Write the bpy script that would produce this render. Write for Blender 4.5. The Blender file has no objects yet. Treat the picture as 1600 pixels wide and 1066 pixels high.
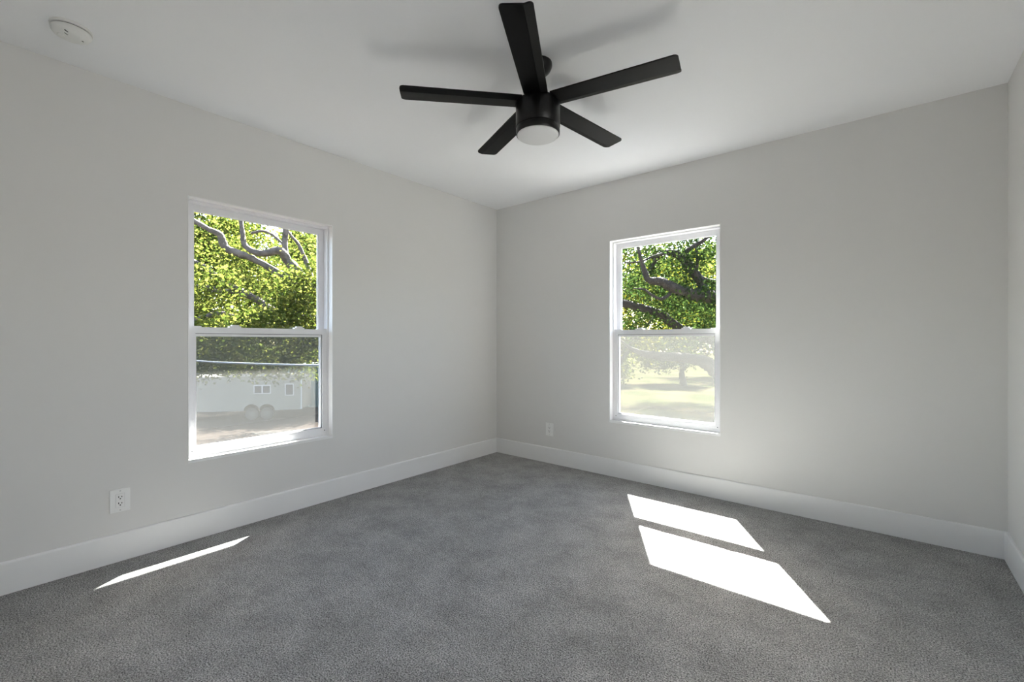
import bpy, bmesh, math, random
import numpy as np
from mathutils import Vector, Matrix

C = bpy.context.scene
LINK = C.collection.objects.link
PI = math.pi

# ------------------------------------------------------------------ tuned values
EXPOSURE = 0.0
SUN_STRENGTH = 178.0
SKY_STRENGTH = 1.7
CARPET_DARK, CARPET_LIGHT = (0.014, 0.014, 0.014), (0.64, 0.632, 0.618)
WALL_COL = (0.735, 0.728, 0.715)
CEIL_COL = (0.905, 0.91, 0.925)
SCREEN_COL, SCREEN_FAC = (0.064, 0.064, 0.062), 0.33
GRASS, DRYGRASS, SOIL = (0.018, 0.020, 0.008), (0.031, 0.026, 0.015), (0.026, 0.021, 0.018)
BARK_PALE, BARK_DARK = (0.070, 0.056, 0.047), (0.014, 0.0108, 0.0085)
LEAF_LIME = ((0.022, 0.036, 0.006), (0.052, 0.068, 0.012), (0.125, 0.125, 0.026))
LEAF_DEEP = ((0.007, 0.015, 0.004), (0.014, 0.027, 0.006), (0.032, 0.045, 0.010))
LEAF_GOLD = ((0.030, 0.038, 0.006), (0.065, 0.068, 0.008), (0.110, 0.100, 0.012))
EAVE_X, EAVE_Y = -0.806, 0.30
BLADE_PITCH, BLADE_BEND = -0.12, 0.30
TW_N, TW_E = 170, 110
TO_N, TO_E = 190, 100
WHEELS = (1.76, 2.52)
TRAILER_WINDOWS = ((1.60, 1.94, 1.47, 1.85), (2.02, 2.36, 1.47, 1.85), (0.43, 0.79, 1.34, 1.90))
FILL_POWER = 27.0
YARD_TREES = [
    ('yard_shrub', 'bright green bushy shrub just behind the trailer roof', -30.0, 8.3, 1.4, (-30.0, 8.3, -0.3), (1.7, 1.8, 2.1), 'leaf_lime', 150, 45, 0.2, 71, dict(tr=0.09)),
    ('yard_tree', 'broad tree with green leaves far behind the left half of the trailer', -36.9, 8.0, 3.2, (-36.6, 8.2, 5.2), (4.6, 4.2, 7.0), 'leaf_lime', 380, 60, 0.34, 61, dict(tr=0.3)),
    ('yard_tree', 'broad tree with green leaves far behind the right half of the trailer', -36.5, 15.8, 3.2, (-36.3, 16.0, 5.2), (4.6, 3.8, 7.0), 'leaf_lime', 380, 60, 0.34, 62, dict(tr=0.3)),
    ('yard_tree', 'leafy tree whose low crown shades the trailer roof', -30.2, 14.5, 3.4, (-26.3, 12.0, 3.2), (3.6, 3.6, 2.9), 'leaf_lime', 240, 55, 0.24, 63, dict(tr=0.2)),
    ('yard_tree', 'green tree whose crown shades the ground in front of the trailer', -18.6, 11.8, 3.6, (-19.4, 8.4, 4.0), (3.4, 3.2, 2.6), 'leaf_lime', 120, 55, 0.18, 68, dict(tr=0.2)),
    ('yard_tree', 'sunlit yellow green tree behind the dark oak limbs', -7.9, 16.2, 2.2, (-6.6, 17.6, 3.3), (3.5, 2.8, 3.4), 'leaf_gold', 240, 55, 0.16, 64, dict(tr=0.2)),
    ('yard_tree', 'green tree standing behind the lowest oak limbs at the right', -3.2, 26.3, 2.6, (-4.4, 24.6, 3.8), (3.6, 3.2, 3.4), 'leaf_lime', 230, 55, 0.2, 65, dict(tr=0.22)),
    ('yard_tree', 'tall spreading tree in the middle distance between the oak limbs', -5.0, 32.2, 3.4, (-9.2, 29.6, 4.6), (4.2, 3.0, 3.6), 'leaf_gold', 120, 50, 0.26, 69, dict(tr=0.2)),
    ('yard_tree', 'small round tree with a bare trunk out on the lawn', -11.65, 40.3, 2.4, (-13.5, 40.5, 0.4), (3.2, 3.0, 2.3), 'leaf_lime', 150, 45, 0.3, 66, dict(tr=0.25)),
    ('yard_tree', 'bushy tree with leaves down to the grass at the left of the lawn', -19.0, 36.5, 2.0, (-19.0, 36.5, -0.6), (3.6, 3.4, 2.8), 'leaf_lime', 200, 50, 0.3, 67, dict(tr=0.2)),
    ('yard_tree', 'tall dark tree at the far end of the lawn', -12.5, 55.0, 4.0, (-12.5, 55.0, 8.0), (8.0, 5.0, 6.0), 'leaf_deep', 170, 55, 0.45, 70, dict(tr=0.4)),
]

# ------------------------------------------------------------------ camera
cam_data = bpy.data.cameras.new('camera')
cam_data.sensor_width = 36.0
cam_data.lens = 36.0 * 697.5 / 1600
cam_data.shift_y = -0.0003
cam_data.clip_start = 0.02
cam_data.clip_end = 400
camera = bpy.data.objects.new('camera', cam_data)
camera.location = (2.986, -3.374, 1.12)
camera.rotation_euler = (PI / 2, 0, math.radians(39.54))
LINK(camera)
C.camera = camera

# ------------------------------------------------------------------ exposure
C.view_settings.view_transform = 'Standard'
C.view_settings.look = 'None'
C.view_settings.gamma = 1.0
C.view_settings.use_curve_mapping = False
C.view_settings.exposure = EXPOSURE
C.cycles.max_bounces = 14
C.cycles.diffuse_bounces = 10
C.cycles.glossy_bounces = 4
C.cycles.transparent_max_bounces = 24
C.cycles.use_denoising = True
C.cycles.caustics_reflective = False
C.cycles.caustics_refractive = False

# ------------------------------------------------------------------ sky and sun
SUN = Vector((0.6, -1.0, -1.42)).normalized()      # the way the sunlight travels
world = bpy.data.worlds.new('sky')
C.world = world
world.use_nodes = True
wn = world.node_tree.nodes
wl = world.node_tree.links
wn.clear()
sky = wn.new('ShaderNodeTexSky')
sky.sky_type = 'NISHITA'
sky.sun_disc = False
sky.sun_elevation = math.radians(50.6)
sky.sun_rotation = math.atan2(-SUN.x, -SUN.y)
sky.dust_density = 2.5
sky.ozone_density = 1.0
bgn = wn.new('ShaderNodeBackground')
bgn.inputs['Strength'].default_value = SKY_STRENGTH
won = wn.new('ShaderNodeOutputWorld')
wl.new(sky.outputs[0], bgn.inputs['Color'])
wl.new(bgn.outputs[0], won.inputs['Surface'])

sun_data = bpy.data.lights.new('sun', 'SUN')
sun_data.energy = SUN_STRENGTH
sun_data.angle = math.radians(0.53)
sun_data.color = (1.0, 0.965, 0.92)
sun = bpy.data.objects.new('sun', sun_data)
sun.rotation_euler = SUN.to_track_quat('-Z', 'Y').to_euler()
sun.location = (-6, 10, 14)
LINK(sun)

# area light added out of frame on the right, to brighten the left wall
fill_data = bpy.data.lights.new('fill_light', 'AREA')
fill_data.shape = 'RECTANGLE'
fill_data.size = 1.9
fill_data.size_y = 1.9
fill_data.energy = FILL_POWER
fill_data.color = (1.0, 0.99, 0.97)
fill_lamp = bpy.data.objects.new('fill_light', fill_data)
fill_lamp.location = (5.14, -2.5, 1.2)
fill_lamp.rotation_euler = (PI / 2, 0, PI / 2)     # shines towards -x, through the added doorway
LINK(fill_lamp)

# ------------------------------------------------------------------ helpers: materials
def new_mat(name):
    m = bpy.data.materials.new(name)
    m.use_nodes = True
    nt = m.node_tree
    nt.nodes.clear()
    out = nt.nodes.new('ShaderNodeOutputMaterial')
    return m, nt, out


def principled(name, col, rough=0.6, spec=0.5, metal=0.0, bump=None, var=None):
    """bump = (scale, strength, distance); var = (scale, amount) mottles the colour."""
    m, nt, out = new_mat(name)
    b = nt.nodes.new('ShaderNodeBsdfPrincipled')
    b.inputs['Base Color'].default_value = (*col, 1)
    b.inputs['Roughness'].default_value = rough
    b.inputs['Specular IOR Level'].default_value = spec
    b.inputs['Metallic'].default_value = metal
    nt.links.new(b.outputs[0], out.inputs['Surface'])
    tc = nt.nodes.new('ShaderNodeTexCoord')
    if var:
        n = nt.nodes.new('ShaderNodeTexNoise')
        n.inputs['Scale'].default_value = var[0]
        n.inputs['Detail'].default_value = 4
        nt.links.new(tc.outputs['Object'], n.inputs['Vector'])
        r = nt.nodes.new('ShaderNodeMapRange')
        r.inputs['From Min'].default_value = 0.25
        r.inputs['From Max'].default_value = 0.75
        r.inputs['To Min'].default_value = 1 - var[1]
        r.inputs['To Max'].default_value = 1 + var[1]
        nt.links.new(n.outputs['Fac'], r.inputs['Value'])
        mu = nt.nodes.new('ShaderNodeVectorMath')
        mu.operation = 'SCALE'
        mu.inputs[0].default_value = col
        nt.links.new(r.outputs[0], mu.inputs['Scale'])
        nt.links.new(mu.outputs[0], b.inputs['Base Color'])
    if bump:
        n = nt.nodes.new('ShaderNodeTexNoise')
        n.inputs['Scale'].default_value = bump[0]
        n.inputs['Detail'].default_value = 3
        nt.links.new(tc.outputs['Object'], n.inputs['Vector'])
        bp = nt.nodes.new('ShaderNodeBump')
        bp.inputs['Strength'].default_value = bump[1]
        bp.inputs['Distance'].default_value = bump[2]
        nt.links.new(n.outputs['Fac'], bp.inputs['Height'])
        nt.links.new(bp.outputs[0], b.inputs['Normal'])
    return m


def carpet_mat():
    m, nt, out = new_mat('carpet_pile')
    N, K = nt.nodes.new, nt.links.new
    tc = N('ShaderNodeTexCoord')
    fine = N('ShaderNodeTexNoise')
    fine.inputs['Scale'].default_value = 190
    fine.inputs['Detail'].default_value = 3
    fine.inputs['Roughness'].default_value = 0.75
    K(tc.outputs['Object'], fine.inputs['Vector'])
    tuft = N('ShaderNodeTexNoise')
    tuft.inputs['Scale'].default_value = 190
    tuft.inputs['Detail'].default_value = 3
    K(tc.outputs['Object'], tuft.inputs['Vector'])
    broad = N('ShaderNodeTexNoise')
    broad.inputs['Scale'].default_value = 5.5
    broad.inputs['Detail'].default_value = 3
    K(tc.outputs['Object'], broad.inputs['Vector'])
    ramp = N('ShaderNodeValToRGB')
    ramp.color_ramp.elements[0].position = 0.37
    ramp.color_ramp.elements[0].color = (*CARPET_DARK, 1)
    ramp.color_ramp.elements[1].position = 0.64
    ramp.color_ramp.elements[1].color = (*CARPET_LIGHT, 1)
    K(fine.outputs['Fac'], ramp.inputs['Fac'])
    mid = N('ShaderNodeTexNoise')
    mid.inputs['Scale'].default_value = 28
    mid.inputs['Detail'].default_value = 4
    mid.inputs['Roughness'].default_value = 0.7
    K(tc.outputs['Object'], mid.inputs['Vector'])
    av = N('ShaderNodeMix')
    av.data_type = 'FLOAT'
    av.inputs['Factor'].default_value = 0.5
    K(broad.outputs['Fac'], av.inputs['A'])
    K(mid.outputs['Fac'], av.inputs['B'])
    mr = N('ShaderNodeMapRange')
    mr.inputs['From Min'].default_value = 0.36
    mr.inputs['From Max'].default_value = 0.64
    mr.inputs['To Min'].default_value = 0.74
    mr.inputs['To Max'].default_value = 1.22
    K(av.outputs['Result'], mr.inputs['Value'])
    sc = N('ShaderNodeVectorMath')
    sc.operation = 'SCALE'
    K(ramp.outputs['Color'], sc.inputs[0])
    K(mr.outputs[0], sc.inputs['Scale'])
    bp = N('ShaderNodeBump')
    bp.inputs['Strength'].default_value = 0.9
    bp.inputs['Distance'].default_value = 0.010
    K(tuft.outputs['Fac'], bp.inputs['Height'])
    b = N('ShaderNodeBsdfPrincipled')
    b.inputs['Roughness'].default_value = 0.95
    b.inputs['Specular IOR Level'].default_value = 0.15
    b.inputs['Sheen Weight'].default_value = 0.15
    K(sc.outputs[0], b.inputs['Base Color'])
    K(bp.outputs[0], b.inputs['Normal'])
    K(b.outputs[0], out.inputs['Surface'])
    return m


def glass_mat():
    m, nt, out = new_mat('window_glass')
    N, K = nt.nodes.new, nt.links.new
    tr = N('ShaderNodeBsdfTransparent')
    tr.inputs[0].default_value = (0.955, 0.975, 0.965, 1)
    gl = N('ShaderNodeBsdfGlossy')
    gl.inputs['Roughness'].default_value = 0.02
    lw = N('ShaderNodeLayerWeight')
    lw.inputs['Blend'].default_value = 0.15
    mr = N('ShaderNodeMapRange')
    mr.inputs['To Min'].default_value = 0.015
    mr.inputs['To Max'].default_value = 0.5
    K(lw.outputs['Facing'], mr.inputs['Value'])
    mx = N('ShaderNodeMixShader')
    K(mr.outputs[0], mx.inputs[0])
    K(tr.outputs[0], mx.inputs[1])
    K(gl.outputs[0], mx.inputs[2])
    K(mx.outputs[0], out.inputs['Surface'])
    return m


def screen_mat():
    m, nt, out = new_mat('insect_screen_mesh')
    N, K = nt.nodes.new, nt.links.new
    tr = N('ShaderNodeBsdfTransparent')
    di = N('ShaderNodeBsdfDiffuse')
    di.inputs[0].default_value = (*SCREEN_COL, 1)
    tl = N('ShaderNodeBsdfTranslucent')
    tl.inputs[0].default_value = (*SCREEN_COL, 1)
    m1 = N('ShaderNodeMixShader')
    m1.inputs[0].default_value = 0.6
    K(di.outputs[0], m1.inputs[1])
    K(tl.outputs[0], m1.inputs[2])
    m2 = N('ShaderNodeMixShader')
    m2.inputs[0].default_value = SCREEN_FAC
    K(tr.outputs[0], m2.inputs[1])
    K(m1.outputs[0], m2.inputs[2])
    K(m2.outputs[0], out.inputs['Surface'])
    return m


def leaf_mat(name, c_dark, c_mid, c_light, trans=0.55):
    m, nt, out = new_mat(name)
    N, K = nt.nodes.new, nt.links.new
    g = N('ShaderNodeNewGeometry')
    rp = N('ShaderNodeValToRGB')
    e = rp.color_ramp.elements
    e[0].position, e[0].color = 0.0, (*c_dark, 1)
    e[1].position, e[1].color = 1.0, (*c_light, 1)
    k = e.new(0.5)
    k.color = (*c_mid, 1)
    K(g.outputs['Random Per Island'], rp.inputs['Fac'])
    di = N('ShaderNodeBsdfDiffuse')
    tl = N('ShaderNodeBsdfTranslucent')
    K(rp.outputs['Color'], di.inputs[0])
    K(rp.outputs['Color'], tl.inputs[0])
    mx = N('ShaderNodeMixShader')
    mx.inputs[0].default_value = trans
    K(di.outputs[0], mx.inputs[1])
    K(tl.outputs[0], mx.inputs[2])
    K(mx.outputs[0], out.inputs['Surface'])
    return m


def ground_mat():
    m, nt, out = new_mat('yard_ground')
    N, K = nt.nodes.new, nt.links.new
    tc = N('ShaderNodeTexCoord')
    n1 = N('ShaderNodeTexNoise')
    n1.inputs['Scale'].default_value = 0.35
    n1.inputs['Detail'].default_value = 5
    n2 = N('ShaderNodeTexNoise')
    n2.inputs['Scale'].default_value = 6
    n2.inputs['Detail'].default_value = 5
    K(tc.outputs['Object'], n1.inputs['Vector'])
    K(tc.outputs['Object'], n2.inputs['Vector'])
    r1 = N('ShaderNodeValToRGB')
    r1.color_ramp.elements[0].position, r1.color_ramp.elements[0].color = 0.40, (*GRASS, 1)
    r1.color_ramp.elements[1].position, r1.color_ramp.elements[1].color = 0.62, (*DRYGRASS, 1)
    K(n1.outputs['Fac'], r1.inputs['Fac'])
    # bare leaf-strewn soil on the west side of the house, lawn on the north side
    sep = N('ShaderNodeSeparateXYZ')
    K(tc.outputs['Object'], sep.inputs[0])
    mth = N('ShaderNodeMath')
    mth.operation = 'ADD'
    K(sep.outputs['X'], mth.inputs[0])
    K(sep.outputs['Y'], mth.inputs[1])
    mr = N('ShaderNodeMapRange')
    mr.inputs['From Min'].default_value = -8
    mr.inputs['From Max'].default_value = 8
    K(mth.outputs[0], mr.inputs['Value'])
    mixc = N('ShaderNodeMix')
    mixc.data_type = 'RGBA'
    K(mr.outputs[0], mixc.inputs['Factor'])
    mixc.inputs['A'].default_value = (*SOIL, 1)
    K(r1.outputs['Color'], mixc.inputs['B'])
    mr2 = N('ShaderNodeMapRange')
    mr2.inputs['From Min'].default_value = 0.3
    mr2.inputs['From Max'].default_value = 0.7
    mr2.inputs['To Min'].default_value = 0.7
    mr2.inputs['To Max'].default_value = 1.25
    K(n2.outputs['Fac'], mr2.inputs['Value'])
    sc = N('ShaderNodeVectorMath')
    sc.operation = 'SCALE'
    K(mixc.outputs['Result'], sc.inputs[0])
    K(mr2.outputs[0], sc.inputs['Scale'])
    d = N('ShaderNodeBsdfDiffuse')
    K(sc.outputs[0], d.inputs[0])
    K(d.outputs[0], out.inputs['Surface'])
    return m


M = {
    'wall': principled('wall_paint', WALL_COL, 0.55, 0.25, bump=(260, 0.06, 0.001)),
    'ceiling': principled('ceiling_paint', CEIL_COL, 0.7, 0.2, bump=(90, 0.25, 0.0015)),
    'trim': principled('white_trim_paint', (0.84, 0.84, 0.84), 0.35, 0.4),
    'vinyl': principled('white_vinyl', (0.82, 0.82, 0.84), 0.35, 0.4),
    'seal': principled('grey_glazing_seal', (0.16, 0.16, 0.17), 0.6),
    'carpet': carpet_mat(),
    'glass': glass_mat(),
    'screen': screen_mat(),
    'black': principled('matte_black_metal', (0.003, 0.003, 0.003), 0.28, 0.35),
    'blade': principled('matte_black_blade', (0.0025, 0.0025, 0.0025), 0.45, 0.14),
    'groove': principled('black_groove', (0.003, 0.003, 0.003), 0.8, 0.1),
    'diffuser': principled('frosted_white_diffuser', (0.80, 0.80, 0.80), 0.45, 0.3),
    'plastic': principled('white_plastic', (0.86, 0.86, 0.85), 0.35, 0.45),
    'detector': principled('off_white_plastic', (0.78, 0.78, 0.76), 0.5, 0.4),
    'slot': principled('dark_slot', (0.02, 0.02, 0.02), 0.6),
    'screw': principled('painted_screw', (0.6, 0.6, 0.6), 0.35, 0.5),
    'bark_pale': principled('pale_grey_bark', BARK_PALE, 0.9, 0.2, bump=(22, 0.8, 0.02), var=(7, 0.55)),
    'bark_dark': principled('dark_brown_bark', BARK_DARK, 0.9, 0.2, bump=(26, 0.9, 0.025), var=(8, 0.6)),
    'leaf_lime': leaf_mat('lime_green_leaves', *LEAF_LIME),
    'leaf_deep': leaf_mat('deep_green_leaves', *LEAF_DEEP),
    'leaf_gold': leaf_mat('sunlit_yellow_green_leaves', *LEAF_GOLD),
    'ground': ground_mat(),
    'siding': principled('white_trailer_siding', (0.17, 0.158, 0.135), 0.5, 0.3, var=(1.5, 0.1)),
    'siding_end': principled('pale_trailer_end', (0.15,0.15,0.14), 0.5, 0.3),
    'window_dark': principled('dark_window_glass', (0.03, 0.035, 0.04), 0.1, 0.5),
    'window_frame': principled('grey_window_frame', (0.35, 0.35, 0.35), 0.5),
    'tyre': principled('black_tyre', (0.015, 0.015, 0.015), 0.8),
    'hub': principled('dull_wheel_hub', (0.05, 0.05, 0.05), 0.5),
    'metal_shed': principled('green_grey_corrugated_metal', (0.14, 0.19, 0.165), 0.5, 0.4, var=(2, 0.15)),
    'metal_roof': principled('pale_metal_roof', (0.35, 0.38, 0.37), 0.5),
    'shed_white': principled('white_shed_boards', (0.35, 0.35, 0.35), 0.6),
    'shed_tan': principled('tan_shed_boards', (0.25, 0.18, 0.12), 0.6),
    'cable': principled('grey_cable', (0.12, 0.13, 0.14), 0.5, 0.4),
    'bounce_slab': principled('pale_bounce_slab', (0.26, 0.255, 0.245), 0.9, 0.2, var=(1.2, 0.12)),
    'soffit': principled('white_soffit', (0.7, 0.7, 0.7), 0.6),
    'siding_house': principled('house_siding', (0.55, 0.55, 0.53), 0.7),
}


# ------------------------------------------------------------------ helpers: meshes and objects
def world_loc(o):
    v = Vector((0, 0, 0))
    while o is not None:
        v += Vector(o.location)
        o = o.parent
    return v


def obj(name, bm, mat, parent=None, smooth=None, bevel=0.0, bevel_seg=2):
    """Link a bmesh, given in world coordinates, as ONE mesh object under its parent."""
    if bevel:
        es = [e for e in bm.edges if len(e.link_faces) == 2 and e.calc_face_angle(0) > 0.6]
        bmesh.ops.bevel(bm, geom=es, offset=bevel, segments=bevel_seg, profile=0.5, affect='EDGES', clamp_overlap=True)
    if parent is not None:
        off = world_loc(parent)
        for v in bm.verts:
            v.co -= off
    me = bpy.data.meshes.new(name)
    bm.normal_update()
    bm.to_mesh(me)
    bm.free()
    me.materials.append(mat)
    if smooth is not None:
        for p in me.polygons:
            p.use_smooth = True
        me.set_sharp_from_angle(angle=math.radians(smooth))
    o = bpy.data.objects.new(name, me)
    LINK(o)
    o.parent = parent
    return o


def tag(o, label, cat, group=None):
    o['label'] = label
    o['category'] = cat
    if group:
        o['group'] = group
    return o


def thing(name, label, cat, loc=(0, 0, 0), group=None):
    o = bpy.data.objects.new(name, None)
    o.empty_display_size = 0.1
    LINK(o)
    o.location = loc
    return tag(o, label, cat, group)


def struct(name, bm, mat, parent=None, label=None, **kw):
    o = obj(name, bm, mat, parent, **kw)
    if parent is None:
        o['kind'] = 'structure'
    if label:
        o['label'] = label
    return o


def BM():
    return bmesh.new()


def box(bm, x0, x1, y0, y1, z0, z1):
    vs = [bm.verts.new(p) for p in ((x0, y0, z0), (x1, y0, z0), (x1, y1, z0), (x0, y1, z0),
                                    (x0, y0, z1), (x1, y0, z1), (x1, y1, z1), (x0, y1, z1))]
    for f in ((0, 3, 2, 1), (4, 5, 6, 7), (0, 1, 5, 4), (1, 2, 6, 5), (2, 3, 7, 6), (3, 0, 4, 7)):
        bm.faces.new([vs[i] for i in f])
    return bm


def lathe(bm, prof, cx=0, cy=0, n=64):
    rings = []
    for r, z in prof:
        if r < 1e-6:
            rings.append([bm.verts.new((cx, cy, z))])
        else:
            rings.append([bm.verts.new((cx + r * math.cos(2 * PI * k / n), cy + r * math.sin(2 * PI * k / n), z)) for k in range(n)])
    for a, b in zip(rings, rings[1:]):
        for k in range(n):
            j = (k + 1) % n
            if len(a) == 1:
                bm.faces.new((a[0], b[k], b[j]))
            elif len(b) == 1:
                bm.faces.new((a[k], b[0], a[j]))
            else:
                bm.faces.new((a[k], b[k], b[j], a[j]))
    bmesh.ops.recalc_face_normals(bm, faces=bm.faces)
    return bm


def smooth_path(pts, sub=5):
    """Catmull-Rom through (x, y, z, r) points."""
    P = [np.array(p, float) for p in pts]
    P = [2 * P[0] - P[1]] + P + [2 * P[-1] - P[-2]]
    out = []
    for i in range(1, len(P) - 2):
        for s in range(sub):
            t = s / sub
            a, b, c, d = P[i - 1], P[i], P[i + 1], P[i + 2]
            out.append(0.5 * (2 * b + (c - a) * t + (2 * a - 5 * b + 4 * c - d) * t * t + (3 * b - a - 3 * c + d) * t ** 3))
    out.append(P[-2])
    for q in out:
        q[3] = max(q[3], 0.004)
    return out


def tube(bm, pts, n=10, wob=0.0, rng=None):
    rings = []
    up = Vector((0.13, 0.21, 0.97))
    prev = None
    for i, p in enumerate(pts):
        a = Vector(pts[max(i - 1, 0)][:3])
        b = Vector(pts[min(i + 1, len(pts) - 1)][:3])
        d = (b - a).normalized()
        if prev is None:
            u = d.orthogonal().normalized()
        else:
            u = (prev - d * prev.dot(d)).normalized()
        prev = u
        v = d.cross(u)
        ring = []
        for k in range(n):
            an = 2 * PI * k / n
            r = p[3] * (1 + (rng.uniform(-wob, wob) if wob else 0))
            ring.append(bm.verts.new(Vector(p[:3]) + (u * math.cos(an) + v * math.sin(an)) * r))
        rings.append(ring)
    for a, b in zip(rings, rings[1:]):
        for k in range(n):
            j = (k + 1) % n
            bm.faces.new((a[k], a[j], b[j], b[k]))
    bm.faces.new(rings[0][::-1])
    bm.faces.new(rings[-1])
    return bm


# ------------------------------------------------------------------ the room
RX, RY, H = 3.488, -3.72, 2.44          # right wall, front wall (behind the camera), ceiling
WT = 0.17                               # wall thickness
LW = (-2.600, -1.751, 0.447, 1.929)     # west window opening: y0, y1, z0, z1
BW = (1.254, 2.110, 0.456, 1.946)       # north window opening: x0, x1, z0, z1


def wall_with_opening(a0, a1, z0, z1, o, place):
    """Four slabs round an opening, as one mesh; place(a, d, z) sets a point of the wall."""
    bm = BM()

    def slab(p0, p1, q0, q1):
        vs = [bm.verts.new(place(a, d, z)) for d in (0, WT) for (a, z) in ((p0, q0), (p1, q0), (p1, q1), (p0, q1))]
        for f in ((0, 1, 2, 3), (7, 6, 5, 4), (0, 4, 5, 1), (1, 5, 6, 2), (2, 6, 7, 3), (3, 7, 4, 0)):
            bm.faces.new([vs[i] for i in f])
    slab(a0, o[0], z0, z1)
    slab(o[1], a1, z0, z1)
    slab(o[0], o[1], z0, o[2])
    slab(o[0], o[1], o[3], z1)
    bmesh.ops.recalc_face_normals(bm, faces=bm.faces)
    return bm


struct('wall_left', wall_with_opening(RY, WT, -0.1, H, LW, lambda a, d, z: (-d, a, z)), M['wall'])
struct('wall_back', wall_with_opening(0, RX, -0.1, H, BW, lambda a, d, z: (a, d, z)), M['wall'])
# out of frame on the right: a wide doorway added to let the fill light in
DO = (-3.30, -1.70, -0.1, 2.08)
struct('wall_right', wall_with_opening(RY, WT, -0.1, H, DO, lambda a, d, z: (RX + d, a, z)), M['wall'])
struct('wall_front', box(BM(), -WT, RX + WT, RY - WT, RY, -0.1, H), M['wall'])
HX = RX + 1.7  # far side of the added bay that encloses the fill light
struct('wall_fill_bay', box(BM(), HX, HX + 0.1, RY - WT, WT, -0.1, H), M['wall'])
struct('wall_fill_bay_left', box(BM(), RX + WT, HX, WT - 0.1, WT, -0.1, H), M['wall'])
struct('wall_fill_bay_right', box(BM(), RX + WT, HX, RY - WT, RY, -0.1, H), M['wall'])
struct('floor_fill_bay', box(BM(), RX, HX, RY, WT - 0.1, -0.11, -0.002), M['carpet'])
struct('floor', box(BM(), 0, RX, RY, 0, -0.1, 0), M['carpet'], label='grey cut pile carpet')
struct('ceiling', box(BM(), -WT, HX + 0.1, RY - WT, WT, H, H + 0.06), M['ceiling'])
roof = box(BM(), EAVE_X, HX + 0.5, RY - 0.8, EAVE_Y, 2.5, 2.62)
struct('trim_1', roof, M['soffit'], label='white roof eave with boxed soffit')


def board(place, a0, a1, m0, m1):
    """Baseboard profile swept along a wall, mitred at its ends."""
    prof = [(0, 0), (0.014, 0), (0.014, 0.134), (0.0125, 0.139), (0.009, 0.142), (0, 0.142)]
    bm = BM()
    r = []
    for a, mm in ((a0, m0), (a1, m1)):
        r.append([bm.verts.new(place(a + mm * d, d, z + 0.001)) for d, z in prof])
    n = len(prof)
    for k in range(n):
        j = (k + 1) % n
        bm.faces.new((r[0][k], r[0][j], r[1][j], r[1][k]))
    bm.faces.new(r[0][::-1])
    bm.faces.new(r[1])
    bmesh.ops.recalc_face_normals(bm, faces=bm.faces)
    return bm


struct('baseboard_left', board(lambda a, d, z: (d, a, z), RY, 0, 1, -1), M['trim'])
struct('baseboard_back', board(lambda a, d, z: (a, -max(d, 0.0028), z), 0, RX, 1, -1), M['trim'])
for q0, q1, m0, m1 in ((RY, DO[0], 1, 0), (DO[1], 0, 0, -1)):
    struct('baseboard_right', board(lambda a, d, z: (RX - d, a, z), q0, q1, m0, m1), M['trim'])
struct('baseboard_front', board(lambda a, d, z: (a, RY + d, z), 0, RX, 1, -1), M['trim'])


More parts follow.
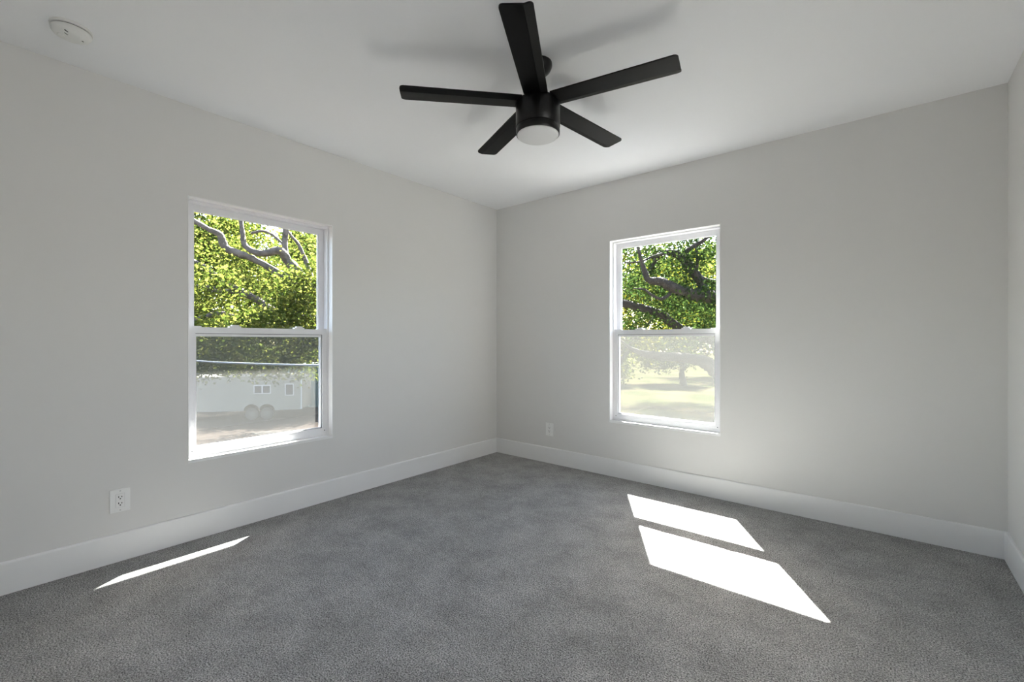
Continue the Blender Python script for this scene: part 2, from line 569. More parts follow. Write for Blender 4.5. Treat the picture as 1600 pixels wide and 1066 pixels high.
# ------------------------------------------------------------------ the two single-hung windows
def make_window(name, o, place, locks):
    """place(a, d, z): a along the wall, d outward from the wall's face."""
    a0, a1, z0, z1 = o
    am = (a0 + a1) / 2
    root = bpy.data.objects.new(name, None)
    root.empty_display_size = 0.1
    LINK(root)
    root.location = place(am, 0.05, z0)
    root['kind'] = 'structure'

    def bx(bm, p0, p1, d0, d1, q0, q1):
        A, B = place(p0, d0, q0), place(p1, d1, q1)
        return box(bm, min(A[0], B[0]), max(A[0], B[0]), min(A[1], B[1]), max(A[1], B[1]), q0, q1)

    def ring(p0, p1, q0, q1, wl, wr, wb, wt, d0, d1):
        bm = BM()
        bx(bm, p0, p0 + wl, d0, d1, q0, q1)
        bx(bm, p1 - wr, p1, d0, d1, q0, q1)
        bx(bm, p0 + wl, p1 - wr, d0, d1, q0, q0 + wb)
        bx(bm, p0 + wl, p1 - wr, d0, d1, q1 - wt, q1)
        return bm
    T = 0.004
    # painted liner of the opening, a hair proud of the drywall
    struct('window_jamb', ring(a0 - T, a1 + T, z0 - 0.012, z1 + T, T + 0.001, T + 0.001, 0.013, T + 0.001, -0.002, 0.05), M['trim'], root, bevel=0.0012)
    struct('window_sill', bx(BM(), a0 - 0.003, a1 + 0.003, -0.003, 0.048, z0 - 0.014, z0 + 0.004), M['trim'], root, bevel=0.003)
    # vinyl frame
    struct('window_frame', ring(a0, a1, z0, z1, 0.012, 0.012, 0.012, 0.012, 0.048, 0.15), M['vinyl'], root, bevel=0.002)
    zr = z0 + 0.752                      # top of the lower sash
    # upper sash, in the outer track
    us = struct('upper_sash', ring(a0 + 0.012, a1 - 0.012, zr - 0.045, z1 - 0.014, 0.036, 0.036, 0.04, 0.036, 0.098, 0.13), M['vinyl'], root, bevel=0.0025)
    struct('glass_pane', bx(BM(), a0 + 0.046, a1 - 0.046, 0.113, 0.117, zr - 0.007, z1 - 0.048), M['glass'], us)
    struct('glazing_bead', ring(a0 + 0.048, a1 - 0.048, zr - 0.006, z1 - 0.050, 0.006, 0.006, 0.004, 0.005, 0.104, 0.112), M['vinyl'], us, bevel=0.0015)
    # lower sash, in the inner track
    ls = struct('lower_sash', ring(a0 + 0.0125, a1 - 0.0125, z0 + 0.006, zr, 0.034, 0.034, 0.052, 0.036, 0.051, 0.086), M['vinyl'], root, bevel=0.003)
    struct('glass_pane', bx(BM(), a0 + 0.044, a1 - 0.044, 0.071, 0.075, z0 + 0.056, zr - 0.034), M['glass'], ls)
    struct('glazing_bead', ring(a0 + 0.046, a1 - 0.046, z0 + 0.058, zr - 0.036, 0.007, 0.007, 0.006, 0.018, 0.061, 0.070), M['vinyl'], ls, bevel=0.002)
    struct('glazing_seal', ring(a0 + 0.046, a1 - 0.046, z0 + 0.057, zr - 0.035, 0.002, 0.002, 0.002, 0.004, 0.057, 0.0615), M['seal'], ls, label='thin grey glazing seal')
    for t in locks:
        p = a0 + (a1 - a0) * t
        bm = bx(BM(), p - 0.032, p + 0.032, 0.054, 0.088, zr, zr + 0.009)
        bx(bm, p - 0.018, p + 0.022, 0.058, 0.082, zr + 0.009, zr + 0.017)
        struct('sash_lock', bm, M['vinyl'], ls, bevel=0.003)
    for p in (a0 + 0.045, a1 - 0.045):
        struct('tilt_latch', bx(BM(), p - 0.032, p + 0.032, 0.054, 0.084, zr, zr + 0.006), M['vinyl'], ls, bevel=0.002)
    for p in (a0 + 0.03, a1 - 0.03):
        bm = BM()
        bx(bm, p - 0.0035, p + 0.0035, 0.0495, 0.053, z0 + 0.036, z0 + 0.042)
        struct('screw', bm, M['seal'], ls, label='small dark screw head in the bottom rail')
    # half screen outside the lower sash
    sf = struct('screen_frame', ring(a0 + 0.012, a1 - 0.012, z0 + 0.012, zr - 0.012, 0.016, 0.016, 0.016, 0.016, 0.134, 0.142), M['vinyl'], root)
    struct('screen_mesh', bx(BM(), a0 + 0.026, a1 - 0.026, 0.1378, 0.1382, z0 + 0.026, zr - 0.026), M['screen'], sf, label='hazy insect screen')
    return root


make_window('window_1', LW, lambda a, d, z: (-d, a, z), (0.30, 0.76))
make_window('window_2', BW, lambda a, d, z: (a, d, z), (0.27, 0.70))


# ------------------------------------------------------------------ ceiling fan
FX, FY, FZ = 1.7259, -1.6536, 2.252
fan = thing('ceiling_fan', 'black five bladed ceiling fan with a round white light hanging from the ceiling', 'ceiling fan', (FX, FY, H))
obj('canopy', lathe(BM(), [(0.0, H), (0.067, H), (0.068, H - 0.010), (0.066, H - 0.020), (0.058, H - 0.036), (0.044, H - 0.048), (0.026, H - 0.055), (0.0, H - 0.055)], FX, FY), M['black'], fan, smooth=50)
obj('downrod', lathe(BM(), [(0, H - 0.05), (0.0125, H - 0.05), (0.0125, 2.26), (0, 2.26)], FX, FY, 24), M['black'], fan, smooth=50)
obj('rod_collar', lathe(BM(), [(0, 2.292), (0.026, 2.292), (0.030, 2.286), (0.034, 2.262), (0, 2.262)], FX, FY, 32), M['black'], fan, smooth=50)
obj('motor_housing', lathe(BM(), [(0, 2.264), (0.080, 2.264), (0.094, 2.260), (0.102, 2.252), (0.1053, 2.240), (0.1053, 2.137), (0.104, 2.1355), (0, 2.1355)], FX, FY, 96), M['black'], fan, smooth=50)
obj('light_ring', lathe(BM(), [(0, 2.1355), (0.1005, 2.1355), (0.1005, 2.1305), (0.1030, 2.1295), (0.1038, 2.128), (0.1030, 2.102), (0.1018, 2.1005), (0.0990, 2.1005), (0.0990, 2.104), (0, 2.104)], FX, FY, 96), M['black'], fan, smooth=50)
dome = [(0.0, 2.104), (0.0985, 2.104), (0.0985, 2.099)]
for k in range(1, 13):
    t = k / 12 * PI / 2
    dome.append((0.0985 * math.cos(t) if k < 12 else 0.0, 2.099 - 0.019 * math.sin(t)))
obj('light_diffuser', lathe(BM(), dome, FX, FY, 96), M['diffuser'], fan, smooth=60, )
BL_R0, BL_R1 = 0.085, 0.640


def blade_bm(a):
    """One blade: a flat plank with its trailing quarter bent up, rounded tip corners."""
    ca, sa = math.cos(a), math.sin(a)
    pitch, bend, th = BLADE_PITCH, BLADE_BEND, 0.006
    w0, w1 = 0.112, 0.1225
    bm = BM()
    rows = []
    stations = [BL_R0, 0.12, 0.2, 0.3, 0.4, 0.5, 0.6, 0.622]
    tip = [(0.628, 0.0012), (0.634, 0.0045), (0.638, 0.009), (0.640, 0.016)]
    for r in stations + [t[0] for t in tip]:
        w = w0 + (w1 - w0) * (r - BL_R0) / (BL_R1 - BL_R0)
        ins = dict(tip).get(r, 0.0)
        lo, hi, kn = -w / 2 + ins, w / 2 - ins, w / 2 - 0.032
        row = []
        for t in (lo, lo + (kn - lo) * 0.5, kn, (kn + hi) / 2, hi):
            dz = t * math.sin(pitch) if t <= kn else kn * math.sin(pitch) + (t - kn) * math.sin(pitch + bend)
            c = math.cos(pitch)
            row.append((r, t * c, FZ + dz))
        rows.append(row)
    top, bot = [], []
    for row in rows:
        top.append([bm.verts.new((FX + r * ca - t * sa, FY + r * sa + t * ca, z + th / 2)) for r, t, z in row])
        bot.append([bm.verts.new((FX + r * ca - t * sa, FY + r * sa + t * ca, z - th / 2)) for r, t, z in row])
    n = len(rows[0])
    for i in range(len(rows) - 1):
        for k in range(n - 1):
            bm.faces.new((top[i][k], top[i + 1][k], top[i + 1][k + 1], top[i][k + 1]))
            bm.faces.new((bot[i][k], bot[i][k + 1], bot[i + 1][k + 1], bot[i + 1][k]))
        bm.faces.new((top[i][0], bot[i][0], bot[i + 1][0], top[i + 1][0]))
        bm.faces.new((top[i][-1], top[i + 1][-1], bot[i + 1][-1], bot[i][-1]))
    for k in range(n - 1):
        bm.faces.new((top[0][k], top[0][k + 1], bot[0][k + 1], bot[0][k]))
        bm.faces.new((top[-1][k], bot[-1][k], bot[-1][k + 1], top[-1][k + 1]))
    bmesh.ops.recalc_face_normals(bm, faces=bm.faces)
    return bm


for k in range(5):
    an = -1.0583 + k * 2 * PI / 5
    b = obj('blade', blade_bm(an), M['blade'], fan, smooth=12)
    hb = BM()
    ca, sa = math.cos(an), math.sin(an)
    box(hb, 0.07, 0.128, -0.030, 0.030, 2.256, 2.261)
    for v in hb.verts:
        x, y = v.co.x, v.co.y
        v.co = (FX + x * ca - y * sa, FY + x * sa + y * ca, v.co.z)
    obj('blade_bracket', hb, M['black'], b, bevel=0.001)

# ------------------------------------------------------------------ smoke detector
DX, DY = 0.352, -3.105
det = thing('smoke_detector', 'round off-white smoke detector on the ceiling near the left wall', 'smoke detector', (DX, DY, H))
obj('mounting_plate', lathe(BM(), [(0, H), (0.066, H), (0.067, H - 0.003), (0.066, H - 0.011), (0.0, H - 0.011)], DX, DY, 72), M['detector'], det, smooth=40)
obj('vent_ring', lathe(BM(), [(0, H - 0.011), (0.058, H - 0.011), (0.058, H - 0.016), (0, H - 0.016)], DX, DY, 72), M['slot'], det, smooth=40)['label'] = 'dark vent gap round the body'
obj('detector_body', lathe(BM(), [(0, H - 0.015), (0.063, H - 0.015), (0.064, H - 0.018), (0.0625, H - 0.026), (0.058, H - 0.033), (0.050, H - 0.037), (0.03, H - 0.039), (0, H - 0.039)], DX, DY, 72), M['detector'], det, smooth=40)
for sx, sy, sl in ((0.390, -3.124, 0.007), (0.366, -3.122, 0.008), (0.3525, -3.070, 0.004)):
    bm = box(BM(), -0.0016, 0.0016, -sl, sl, H - 0.0396, H - 0.0365)
    for v in bm.verts:
        x, y = v.co.x, v.co.y
        v.co = (sx + x * math.cos(0.75) - y * math.sin(0.75), sy + x * math.sin(0.75) + y * math.cos(0.75), v.co.z)
    obj('sounder_slot', bm, M['slot'], det)['label'] = 'dark slot in the cover'
obj('test_button', lathe(BM(), [(0, H - 0.0385), (0.011, H - 0.0385), (0.0115, H - 0.040), (0.010, H - 0.0415), (0, H - 0.0415)], DX - 0.012, DY - 0.03, 32), M['detector'], det, smooth=40)


# ------------------------------------------------------------------ wall outlets
def make_outlet(name, label, place, a, z, w=0.079, h=0.115):
    """place(a, d, z): d out of the wall into the room."""
    root = thing(name, label, 'outlet', place(a, 0, z), 'wall outlets')

    def bx(bm, p0, p1, d0, d1, q0, q1):
        A, B = place(p0, d0, q0), place(p1, d1, q1)
        return box(bm, min(A[0], B[0]), max(A[0], B[0]), min(A[1], B[1]), max(A[1], B[1]), q0, q1)
    obj('wall_plate', bx(BM(), a - w / 2, a + w / 2, 0.0, 0.0065, z - h / 2, z + h / 2), M['plastic'], root, bevel=0.0028)
    rc = obj('receptacle', bx(BM(), a - 0.0168, a + 0.0168, 0.004, 0.0082, z - 0.0335, z + 0.0335), M['plastic'], root, bevel=0.001)
    obj('seam', bx(BM(), a - 0.0180, a + 0.0180, 0.004, 0.0068, z - 0.0347, z + 0.0347), M['screw'], root)
    for dz in (0.016, -0.016):
        bm = bx(BM(), a - 0.0076, a - 0.0046, 0.0078, 0.0084, z + dz - 0.001, z + dz + 0.0075)
        bx(bm, a + 0.0046, a + 0.0076, 0.0078, 0.0084, z + dz - 0.001, z + dz + 0.0065)
        c = place(a, 0.0081, z + dz - 0.0075)
        n = 14
        fr = [bm.verts.new(place(a + 0.0028 * math.cos(2 * PI * k / n), 0.0084, z + dz - 0.0068 + 0.0030 * math.sin(2 * PI * k / n))) for k in range(n)]
        bk = [bm.verts.new(place(a + 0.0028 * math.cos(2 * PI * k / n), 0.0078, z + dz - 0.0068 + 0.0030 * math.sin(2 * PI * k / n))) for k in range(n)]
        bm.faces.new(fr)
        for k in range(n):
            bm.faces.new((fr[k], fr[(k + 1) % n], bk[(k + 1) % n], bk[k]))
        bmesh.ops.recalc_face_normals(bm, faces=bm.faces)
        obj('socket', bm, M['slot'], rc)['label'] = 'dark plug slots'
    for dz in (0.0484, -0.0484):
        bm = bx(BM(), a - 0.003, a + 0.003, 0.006, 0.0072, z + dz - 0.003, z + dz + 0.003)
        obj('screw', bm, M['screw'], root, bevel=0.0008)
    return root


make_outlet('wall_outlet', 'white duplex outlet low on the left wall below the left window', lambda a, d, z: (d, a, z), -2.892, 0.308)
make_outlet('wall_outlet', 'white duplex outlet on the back wall between the corner and the right window', lambda a, d, z: (a, -d, z), 0.649, 0.308)

# ------------------------------------------------------------------ the yard, one storey below
GZ = -3.2
g = BM()
vs = [g.verts.new(p) for p in ((-140, -60, GZ), (60, -60, GZ), (60, 160, GZ), (-140, 160, GZ))]
g.faces.new(vs)
struct('ground', g, M['ground'], label='yard of lawn and leaf-strewn soil')
struct('ground_bounce_slab', box(BM(), -0.4, HX + 1, WT, 6.0, GZ, GZ + 0.06), M['bounce_slab'], label='unseen pale slab added to bounce sunlight up onto the ceiling')  # added below the window as a reflector, out of the camera's view
# the storey below, so that the room stands on something
struct('wall_lower_storey', box(BM(), -WT, HX + 0.1, RY - WT, WT, GZ, -0.12), M['siding_house'])

rng = np.random.default_rng(11)
rnd = random.Random(5)


def foliage(name, parent, mat, centres, radii, n_each, size, seed, flat=0.75, droop=0.0):
    """Thousands of folded leaf blades, four corners each, gathered round twig ends, as one mesh."""
    r = np.random.default_rng(seed)
    cs = np.repeat(np.asarray(centres, float), n_each, axis=0)
    rs = np.repeat(np.asarray(radii, float), n_each)
    n = len(cs)
    off = r.normal(0, 1, (n, 3)) * np.array([1, 1, flat]) * 0.5
    p = cs + off * rs[:, None]
    p[:, 2] -= droop * r.random(n) * rs
    # leaf axis and its width direction
    ax = r.normal(0, 1, (n, 3))
    ax[:, 2] = ax[:, 2] * 0.5 - 0.35
    ax /= np.linalg.norm(ax, axis=1)[:, None]
    t = r.normal(0, 1, (n, 3))
    wd = np.cross(ax, t)
    wd /= np.linalg.norm(wd, axis=1)[:, None]
    nm = np.cross(ax, wd)
    L = size * r.uniform(0.6, 1.25, n)[:, None]
    W = L * 0.34
    v = np.empty((n, 4, 3))
    v[:, 0] = p
    v[:, 1] = p + ax * L * 0.5 + wd * W + nm * W * 0.35
    v[:, 2] = p + ax * L
    v[:, 3] = p + ax * L * 0.5 - wd * W + nm * W * 0.35
    v = v.reshape(-1, 3) - np.array(world_loc(parent))
    me = bpy.data.meshes.new(name)
    me.vertices.add(n * 4)
    me.vertices.foreach_set('co', v.ravel())
    me.loops.add(n * 4)
    me.loops.foreach_set('vertex_index', np.arange(n * 4, dtype=np.int32))
    me.polygons.add(n)
    me.polygons.foreach_set('loop_start', np.arange(0, n * 4, 4, dtype=np.int32))
    me.update(calc_edges=True)
    me.materials.append(mat)
    o = bpy.data.objects.new(name, me)
    LINK(o)
    o.parent = parent
    return o


def limb_obj(name, pts, mat, parent, seed, n=12):
    rr = random.Random(seed)
    bm = tube(BM(), smooth_path(pts, 7), n, 0.15, rr)
    bmesh.ops.recalc_face_normals(bm, faces=bm.faces)
    return obj(name, bm, mat, parent, smooth=70)


def crown_points(n, centre, rad, seed, shell=0.45):
    """Cluster centres in an ellipsoid, denser towards its outside."""
    r = np.random.default_rng(seed)
    d = r.normal(0, 1, (n, 3))
    d /= np.linalg.norm(d, axis=1)[:, None]
    k = (shell + (1 - shell) * r.random(n)) ** (1 / 2.0)
    return np.asarray(centre) + d * k[:, None] * np.asarray(rad)


LIMBS = {
    'L0': [(-9.32, 3.84, -3.29, 0.327), (-9.47, 3.72, -0.93, 0.288), (-9.57, 3.51, 1.19, 0.248), (-9.66, 3.18, 2.16, 0.207), (-9.92, 2.83, 2.83, 0.158)],
    'L1': [(-9.92, 2.83, 2.83, 0.158), (-10.12, 2.41, 3.42, 0.128), (-10.09, 2.17, 3.66, 0.108), (-10.29, 1.87, 3.57, 0.099), (-10.46, 1.61, 3.60, 0.080), (-10.64, 1.46, 3.80, 0.071), (-10.68, 1.42, 4.12, 0.062), (-10.72, 1.39, 4.52, 0.053), (-10.80, 1.32, 5.09, 0.036)],
    'L2': [(-9.66, 3.18, 2.16, 0.160), (-10.05, 2.47, 2.84, 0.101), (-10.50, 1.70, 3.37, 0.090), (-10.55, 1.27, 3.51, 0.096), (-10.71, 1.01, 3.66, 0.095), (-10.72, 0.88, 3.97, 0.086), (-10.81, 0.67, 4.08, 0.068), (-11.05, 0.34, 4.31, 0.068), (-11.42, -0.10, 4.50, 0.050), (-11.77, -0.52, 4.59, 0.025)],
    'L3': [(-9.56, 3.38, 1.66, 0.151), (-10.67, 2.47, 1.94, 0.095), (-11.26, 1.99, 2.36, 0.095), (-11.73, 1.47, 2.73, 0.094), (-11.94, 1.29, 2.88, 0.085), (-12.12, 1.02, 3.20, 0.075), (-12.45, 0.74, 3.42, 0.075), (-12.94, 0.34, 3.65, 0.065), (-13.48, -0.11, 3.76, 0.028)],
    'L4': [(-11.26, 1.99, 2.36, 0.085), (-11.92, 1.70, 2.57, 0.067), (-12.47, 1.37, 2.64, 0.077), (-12.77, 1.12, 2.77, 0.077), (-13.15, 0.95, 2.85, 0.078), (-13.70, 0.49, 2.90, 0.068), (-14.45, 0.00, 3.04, 0.029)],
    'L5': [(-9.57, 3.51, 1.19, 0.133), (-11.19, 2.69, 1.54, 0.079), (-12.43, 2.06, 1.79, 0.060), (-12.97, 1.61, 1.97, 0.080), (-13.28, 1.35, 1.89, 0.080), (-13.62, 1.07, 1.75, 0.090), (-14.19, 0.60, 1.67, 0.080), (-14.83, 0.08, 1.79, 0.030)],
    'L6': [(-10.12, 2.41, 3.42, 0.083), (-10.19, 2.35, 3.85, 0.073), (-10.16, 2.37, 4.30, 0.073), (-10.17, 2.36, 4.85, 0.055), (-10.26, 2.29, 5.50, 0.028)],
    'L7': [(-9.77, 3.08, 2.41, 0.085), (-10.16, 3.02, 3.28, 0.067), (-10.36, 2.85, 3.93, 0.048), (-10.55, 2.70, 4.24, 0.038), (-10.78, 2.51, 4.62, 0.019)],
    'L8': [(-10.72, 1.65, 4.15, 0.032), (-10.58, 1.90, 4.24, 0.036), (-10.47, 2.12, 4.16, 0.037), (-10.19, 2.35, 3.85, 0.037)],
    'R0': [(1.27, 9.48, -3.18, 0.552), (1.19, 9.41, -1.19, 0.457), (1.12, 9.35, 0.07, 0.410), (1.03, 9.28, 1.65, 0.347), (1.15, 9.38, 2.91, 0.284), (1.46, 9.63, 4.49, 0.205)],
    'R1': [(1.03, 9.28, 1.81, 0.237), (0.48, 8.82, 2.03, 0.189), (-0.06, 8.37, 2.15, 0.173), (-0.37, 8.12, 2.23, 0.166), (-0.55, 7.84, 2.25, 0.156), (-0.79, 7.52, 2.35, 0.124), (-0.93, 7.27, 2.45, 0.115), (-1.07, 7.03, 2.53, 0.106), (-1.20, 6.78, 2.54, 0.075), (-1.28, 6.72, 2.71, 0.068), (-1.34, 6.67, 2.95, 0.045), (-1.42, 6.60, 3.36, 0.030)],
    'R2': [(-0.32, 8.16, 2.23, 0.118), (-0.44, 8.20, 2.51, 0.103), (-0.59, 8.20, 2.78, 0.112), (-0.76, 8.19, 3.04, 0.122), (-0.97, 8.14, 3.27, 0.098), (-1.17, 7.98, 3.38, 0.074), (-1.37, 7.81, 3.32, 0.057), (-1.51, 7.83, 3.14, 0.049), (-1.61, 7.74, 2.86, 0.033)],
    'R3': [(1.08, 9.58, 0.69, 0.209), (0.04, 9.50, 1.01, 0.169), (-0.81, 9.06, 1.27, 0.146), (-1.20, 8.73, 1.47, 0.120), (-1.54, 8.45, 1.80, 0.120), (-1.76, 8.27, 1.92, 0.103), (-2.07, 8.02, 2.04, 0.103), (-2.37, 7.76, 2.13, 0.095), (-2.86, 7.36, 2.25, 0.077), (-3.46, 6.87, 2.47, 0.043)],
    'R4': [(1.14, 9.37, -0.56, 0.347), (0.46, 8.28, 0.02, 0.228), (0.07, 7.70, 0.40, 0.179), (-0.11, 7.43, 0.60, 0.148), (-0.29, 7.15, 0.70, 0.124), (-0.54, 6.81, 0.74, 0.109), (-0.84, 6.44, 0.78, 0.093), (-1.14, 6.19, 0.84, 0.072), (-1.34, 6.03, 0.96, 0.043), (-1.56, 5.84, 1.17, 0.022)],
    'R5': [(-0.76, 8.19, 3.04, 0.073), (-0.78, 8.04, 3.31, 0.064), (-0.62, 8.04, 3.45, 0.056), (-0.37, 8.12, 3.60, 0.047), (-0.06, 8.37, 3.94, 0.032)],
    'R6': [(-0.90, 7.42, 2.30, 0.039), (-1.06, 7.16, 2.12, 0.038), (-1.21, 6.91, 2.21, 0.030), (-1.35, 6.79, 2.34, 0.023), (-1.54, 6.64, 2.36, 0.015)],
    'R7': [(-0.46, 8.18, 2.53, 0.040), (-0.45, 7.79, 2.72, 0.039), (-0.40, 7.71, 3.05, 0.031), (-0.41, 7.57, 3.38, 0.023)],
    'R8': [(-1.17, 7.98, 3.38, 0.041), (-1.42, 7.51, 3.23, 0.032), (-1.58, 7.12, 3.07, 0.024), (-1.89, 6.87, 3.04, 0.016)],
    'R9': [(1.03, 9.28, 1.65, 0.126), (0.12, 9.82, 2.56, 0.086), (-0.46, 9.60, 2.72, 0.070), (-0.80, 9.58, 2.85, 0.044), (-1.07, 9.36, 3.14, 0.018)],
}

# the tree outside the west window: pale limbs, lime green leaves
tw = thing('shade_tree', 'tree with pale grey limbs and lime green leaves outside the left window', 'tree', (-9.69, 3.54, GZ))
limb_obj('trunk', LIMBS['L0'], M['bark_pale'], tw, 1, 16)
for i, k in enumerate(('L1', 'L2', 'L3', 'L4', 'L5', 'L6', 'L7', 'L8')):
    limb_obj('branch', LIMBS[k], M['bark_pale'], tw, 20 + i)
cs = np.concatenate([crown_points(TW_N, (-13.2, 2.6, 2.9), (2.2, 3.2, 2.9), 3, 0.1)] +
                    [crown_points(k, c, (q, q, q * 0.8), 300 + i, 0.1) for i, (k, c, q) in enumerate((
                        (26, (-9.4, 1.5, 1.75), 0.85), (24, (-9.1, 2.3, 2.5), 0.8), (14, (-9.5, 2.5, 1.5), 0.8), (12, (-10.6, 1.2, 1.3), 0.7),
                        (22, (-10.8, 2.7, 0.75), 1.0), (16, (-12.6, 1.6, 0.7), 0.9), (8, (-10.9, 0.6, 3.0), 0.7), (10, (-9.0, 3.2, 3.6), 1.0)))])
foliage('foliage', tw, M['leaf_lime'], cs, rng.uniform(0.35, 0.7, len(cs)), TW_E, 0.105, 4, 0.6, 0.5)

# the oak outside the north window: heavy dark limbs
to = thing('oak_tree', 'old oak with heavy dark brown limbs outside the right window', 'tree', (1.27, 9.48, GZ))
limb_obj('trunk', LIMBS['R0'], M['bark_dark'], to, 2, 18)
for i, k in enumerate(('R1', 'R2', 'R3', 'R4', 'R5', 'R6', 'R7', 'R8', 'R9')):
    limb_obj('branch', LIMBS[k], M['bark_dark'], to, 40 + i)
cs = crown_points(TO_N, (-1.1, 10.0, 3.1), (3.4, 2.3, 2.7), 7, 0.1)
cs = np.concatenate([cs[cs[:, 2] > 0.9], crown_points(34, (-0.7, 7.9, 2.9), (2.2, 0.8, 2.0), 17, 0.1)])
foliage('foliage', to, M['leaf_deep'], cs, rng.uniform(0.3, 0.6, len(cs)), TO_E, 0.085, 8, 0.6, 0.6)


def yard_tree(name, label, x, y, trunk_h, crown_c, crown_r, leaf, n, each, size, seed, bark='bark_dark', group=None, tr=0.22):
    t = thing(name, label, 'tree', (x, y, GZ), group)
    rr = random.Random(seed)
    pts = [(x, y, GZ - 0.05, tr * 1.4), (x + rr.uniform(-.2, .2), y, GZ + trunk_h * 0.5, tr), (x + rr.uniform(-.4, .4), y + rr.uniform(-.3, .3), GZ + trunk_h, tr * 0.85),
           (crown_c[0], crown_c[1], crown_c[2] + crown_r[2] * 0.3, tr * 0.3)]
    limb_obj('trunk', pts, M[bark], t, seed)
    for k in range(4):
        a = rr.uniform(0, 6.28)
        q = pts[2]
        limb_obj('branch', [(q[0], q[1], q[2], tr * 0.55),
                            (q[0] + math.cos(a) * crown_r[0] * 0.4, q[1] + math.sin(a) * crown_r[1] * 0.4, q[2] + crown_r[2] * 0.35, tr * 0.4),
                            (crown_c[0] + math.cos(a) * crown_r[0] * 0.8, crown_c[1] + math.sin(a) * crown_r[1] * 0.8, crown_c[2] + crown_r[2] * rr.uniform(-.1, .5), tr * 0.12)],
                 M[bark], t, seed * 7 + k, 8)
    c = crown_points(n, crown_c, crown_r, seed + 100, 0.25)
    c = c[c[:, 2] > GZ + 0.4]
    foliage('foliage', t, M[leaf], c, np.random.default_rng(seed).uniform(0.6, 1.1, len(c)) * crown_r[0] * 0.26, each, size, seed + 200, 0.7, 0.3)
    return t


for t in YARD_TREES:
    yard_tree(*t[:-1], **t[-1])


# ------------------------------------------------------------------ camper trailer west of the house
def oriented(origin, ang):
    ca, sa = math.cos(ang), math.sin(ang)
    ox, oy, oz = origin
    return lambda a, b, z: (ox + a * ca - b * sa, oy + a * sa + b * ca, oz + z)


def obox(bm, P, a0, a1, b0, b1, z0, z1):
    vs = [bm.verts.new(P(a, b, z)) for z in (z0, z1) for (a, b) in ((a0, b0), (a1, b0), (a1, b1), (a0, b1))]
    for f in ((0, 3, 2, 1), (4, 5, 6, 7), (0, 1, 5, 4), (1, 2, 6, 5), (2, 3, 7, 6), (3, 0, 4, 7)):
        bm.faces.new([vs[i] for i in f])
    bmesh.ops.recalc_face_normals(bm, faces=bm.faces)
    return bm


ta = math.atan2(3.38 - 8.3, -25.75 + 21.82)        # the trailer's long side, away from its near right corner
TP = oriented((-21.82, 8.30, GZ), ta)
tr = thing('camper_trailer', 'white camper trailer with small side windows parked beyond the left window', 'trailer', (-21.82, 8.3, GZ))
TL, TD = 6.3, -2.25          # length along the side; depth away from the house
bm = BM()
side = [(0, 0.52), (2.0, 0.50), (2.05, 0.50)]
# side profile with two wheel arches, extruded across the trailer
prof = [(0.0, 0.52)]
for c in WHEELS:
    prof.append((c - 0.42, 0.50))
    for k in range(9):
        t = PI - k * PI / 8
        prof.append((c + 0.40 * math.cos(t), 0.50 + 0.36 * math.sin(t)))
prof += [(TL - 0.7, 0.52), (TL, 0.85), (TL + 0.15, 1.4), (TL, 2.15), (TL - 0.4, 2.36), (0.1, 2.42), (0.0, 2.30)]
fr = [bm.verts.new(TP(a, 0, z)) for a, z in prof]
bk = [bm.verts.new(TP(a, TD, z)) for a, z in prof]
bm.faces.new(fr)
bm.faces.new(bk[::-1])
for k in range(len(prof)):
    j = (k + 1) % len(prof)
    bm.faces.new((fr[k], bk[k], bk[j], fr[j]))
bmesh.ops.recalc_face_normals(bm, faces=bm.faces)
obj('trailer_body', bm, M['siding'], tr)
for a0, a1, z0, z1 in TRAILER_WINDOWS:
    w = obj('window', obox(BM(), TP, a0 - 0.05, a1 + 0.05, 0.0, 0.03, z0 - 0.05, z1 + 0.05), M['window_frame'], tr)
    obj('pane', obox(BM(), TP, a0, a1, 0.02, 0.036, z0, z1), M['window_dark'], w)
obj('corner_trim', obox(BM(), TP, -0.02, 0.03, -0.03, 0.02, 0.52, 2.3), M['metal_roof'], tr)
for c in WHEELS:
    bm = BM()
    n = 24
    f1 = [bm.verts.new(TP(c + 0.33 * math.cos(2 * PI * k / n), -0.04, 0.33 + 0.33 * math.sin(2 * PI * k / n))) for k in range(n)]
    f2 = [bm.verts.new(TP(c + 0.33 * math.cos(2 * PI * k / n), -0.26, 0.33 + 0.33 * math.sin(2 * PI * k / n))) for k in range(n)]
    bm.faces.new(f1)
    bm.faces.new(f2[::-1])
    for k in range(n):
        bm.faces.new((f1[k], f1[(k + 1) % n], f2[(k + 1) % n], f2[k]))
    bmesh.ops.recalc_face_normals(bm, faces=bm.faces)
    wh = obj('wheel', bm, M['tyre'], tr)
    bm = BM()
    f1 = [bm.verts.new(TP(c + 0.17 * math.cos(2 * PI * k / n), -0.03, 0.33 + 0.17 * math.sin(2 * PI * k / n))) for k in range(n)]
    f2 = [bm.verts.new(TP(c + 0.17 * math.cos(2 * PI * k / n), -0.06, 0.33 + 0.17 * math.sin(2 * PI * k / n))) for k in range(n)]
    bm.faces.new(f1)
    for k in range(n):
        bm.faces.new((f1[k], f1[(k + 1) % n], f2[(k + 1) % n], f2[k]))
    bmesh.ops.recalc_face_normals(bm, faces=bm.faces)
    obj('hub', bm, M['hub'], wh)

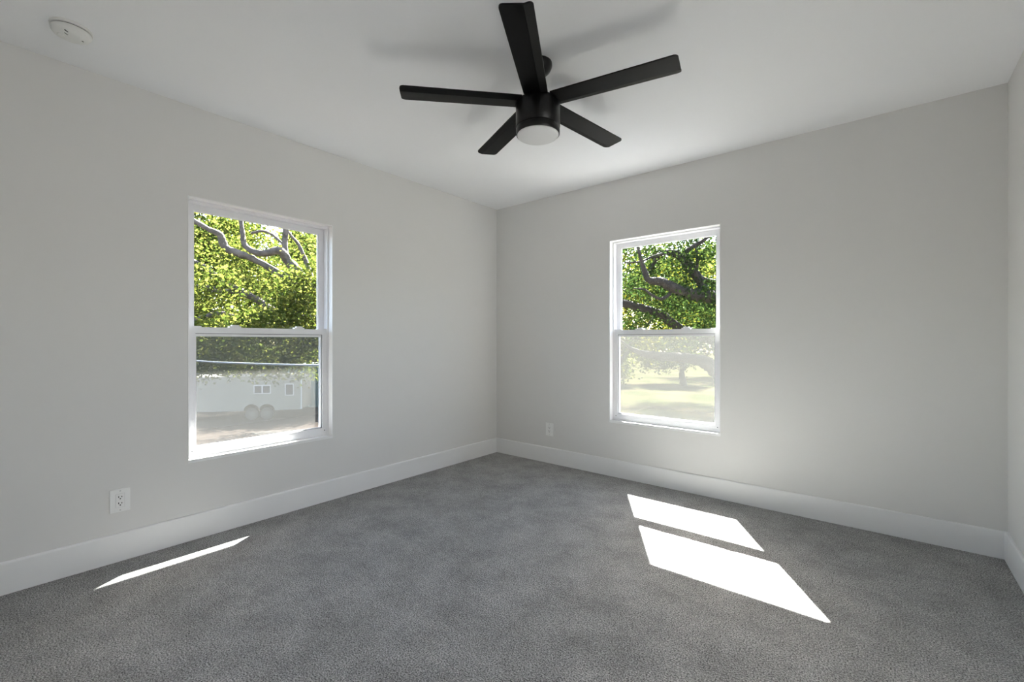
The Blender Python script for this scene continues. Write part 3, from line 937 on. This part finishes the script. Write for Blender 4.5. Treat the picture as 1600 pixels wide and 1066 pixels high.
# corrugated metal shed behind the trailer
sh = thing('metal_shed', 'green grey corrugated metal shed behind the right end of the trailer', 'shed', (-24.5, 12.4, GZ))
sa = math.atan2(12.64 - 9.46, -23.17 + 27.02)
SP = oriented((-27.02, 9.46, GZ), sa)
bm = BM()
row = []
for k in range(121):
    a = k * 0.055
    row.append((a, 0.018 * (1 if (k // 2) % 2 else -1)))
lo = [bm.verts.new(SP(a, d, 0)) for a, d in row]
hi = [bm.verts.new(SP(a, d, 2.66)) for a, d in row]
lob = [bm.verts.new(SP(a, 4.0 + d, 0)) for a, d in row]
hib = [bm.verts.new(SP(a, 4.0 + d, 2.66)) for a, d in row]
for k in range(len(row) - 1):
    bm.faces.new((lo[k], lo[k + 1], hi[k + 1], hi[k]))
    bm.faces.new((lob[k], hib[k], hib[k + 1], lob[k + 1]))
bm.faces.new((lo[0], hi[0], hib[0], lob[0]))
bm.faces.new((lo[-1], lob[-1], hib[-1], hi[-1]))
obj('shed_wall', bm, M['metal_shed'], sh)
bm = obox(BM(), SP, -0.15, 6.75, -0.2, 4.2, 2.62, 2.72)
obj('roof', bm, M['metal_roof'], sh)
obj('downpipe', tube(BM(), [(*SP(4.6, -0.25, 2.6), 0.05), (*SP(4.75, -0.3, 2.45), 0.05), (*SP(4.9, -0.12, 2.2), 0.05), (*SP(4.9, -0.08, 0.05), 0.05)], 10), M['tyre'], sh)['label'] = 'dark drain pipe'

# little white shed farther back
ws = thing('garden_shed', 'small white gabled shed showing above the trailer roof', 'shed', (-40.1, 10.3, GZ))
WP = oriented((-40.1, 10.3, GZ), math.radians(49))
bm = BM()
gb = [(-1.3, 0), (0.9, 0), (0.9, 1.25), (-0.2, 1.85), (-1.3, 1.25)]
f1 = [bm.verts.new(WP(a, 0, z)) for a, z in gb]
f2 = [bm.verts.new(WP(a, 2.6, z)) for a, z in gb]
bm.faces.new(f1)
bm.faces.new(f2[::-1])
for k in range(5):
    j = (k + 1) % 5
    bm.faces.new((f1[k], f2[k], f2[j], f1[j]))
bmesh.ops.recalc_face_normals(bm, faces=bm.faces)
obj('shed_wall', bm, M['shed_white'], ws)
bm = BM()
for s in (-1, 1):
    e0, e1 = (-0.2 + s * 1.3, 1.12), (-0.2, 1.86)
    q = [(e0[0], e0[1]), (e1[0], e1[1]), (e1[0], e1[1] + 0.08), (e0[0], e0[1] + 0.08)]
    a = [bm.verts.new(WP(x, -0.2, z)) for x, z in q]
    b = [bm.verts.new(WP(x, 2.8, z)) for x, z in q]
    bm.faces.new(a)
    bm.faces.new(b[::-1])
    for k in range(4):
        bm.faces.new((a[k], b[k], b[(k + 1) % 4], a[(k + 1) % 4]))
bmesh.ops.recalc_face_normals(bm, faces=bm.faces)
obj('roof', bm, M['shed_tan'], ws)

# service cable sagging across the west side, from a pole to the house wall's far corner
cb = [(-12.0, -1.34, 1.0, 0.016), (-9.4, -1.03, 0.82, 0.016), (-6.9, -0.72, 0.745, 0.016), (-5.0, -0.49, 0.745, 0.016), (-3.135, -0.259, 0.772, 0.016), (-1.6, -0.07, 0.84, 0.016), (-0.17, 0.10, 0.95, 0.016)]
tag(obj('utility_cable', tube(BM(), smooth_path(cb, 6), 10), M['cable'], smooth=60), 'grey overhead cable crossing the lower pane of the left window', 'cable')
pole = BM()
tube(pole, [(-12.14, -1.34, GZ, 0.13), (-12.14, -1.34, 2.4, 0.10)], 14)
tag(obj('utility_pole', pole, M['bark_dark'], smooth=60), 'round wooden utility pole carrying the overhead cable', 'utility pole')
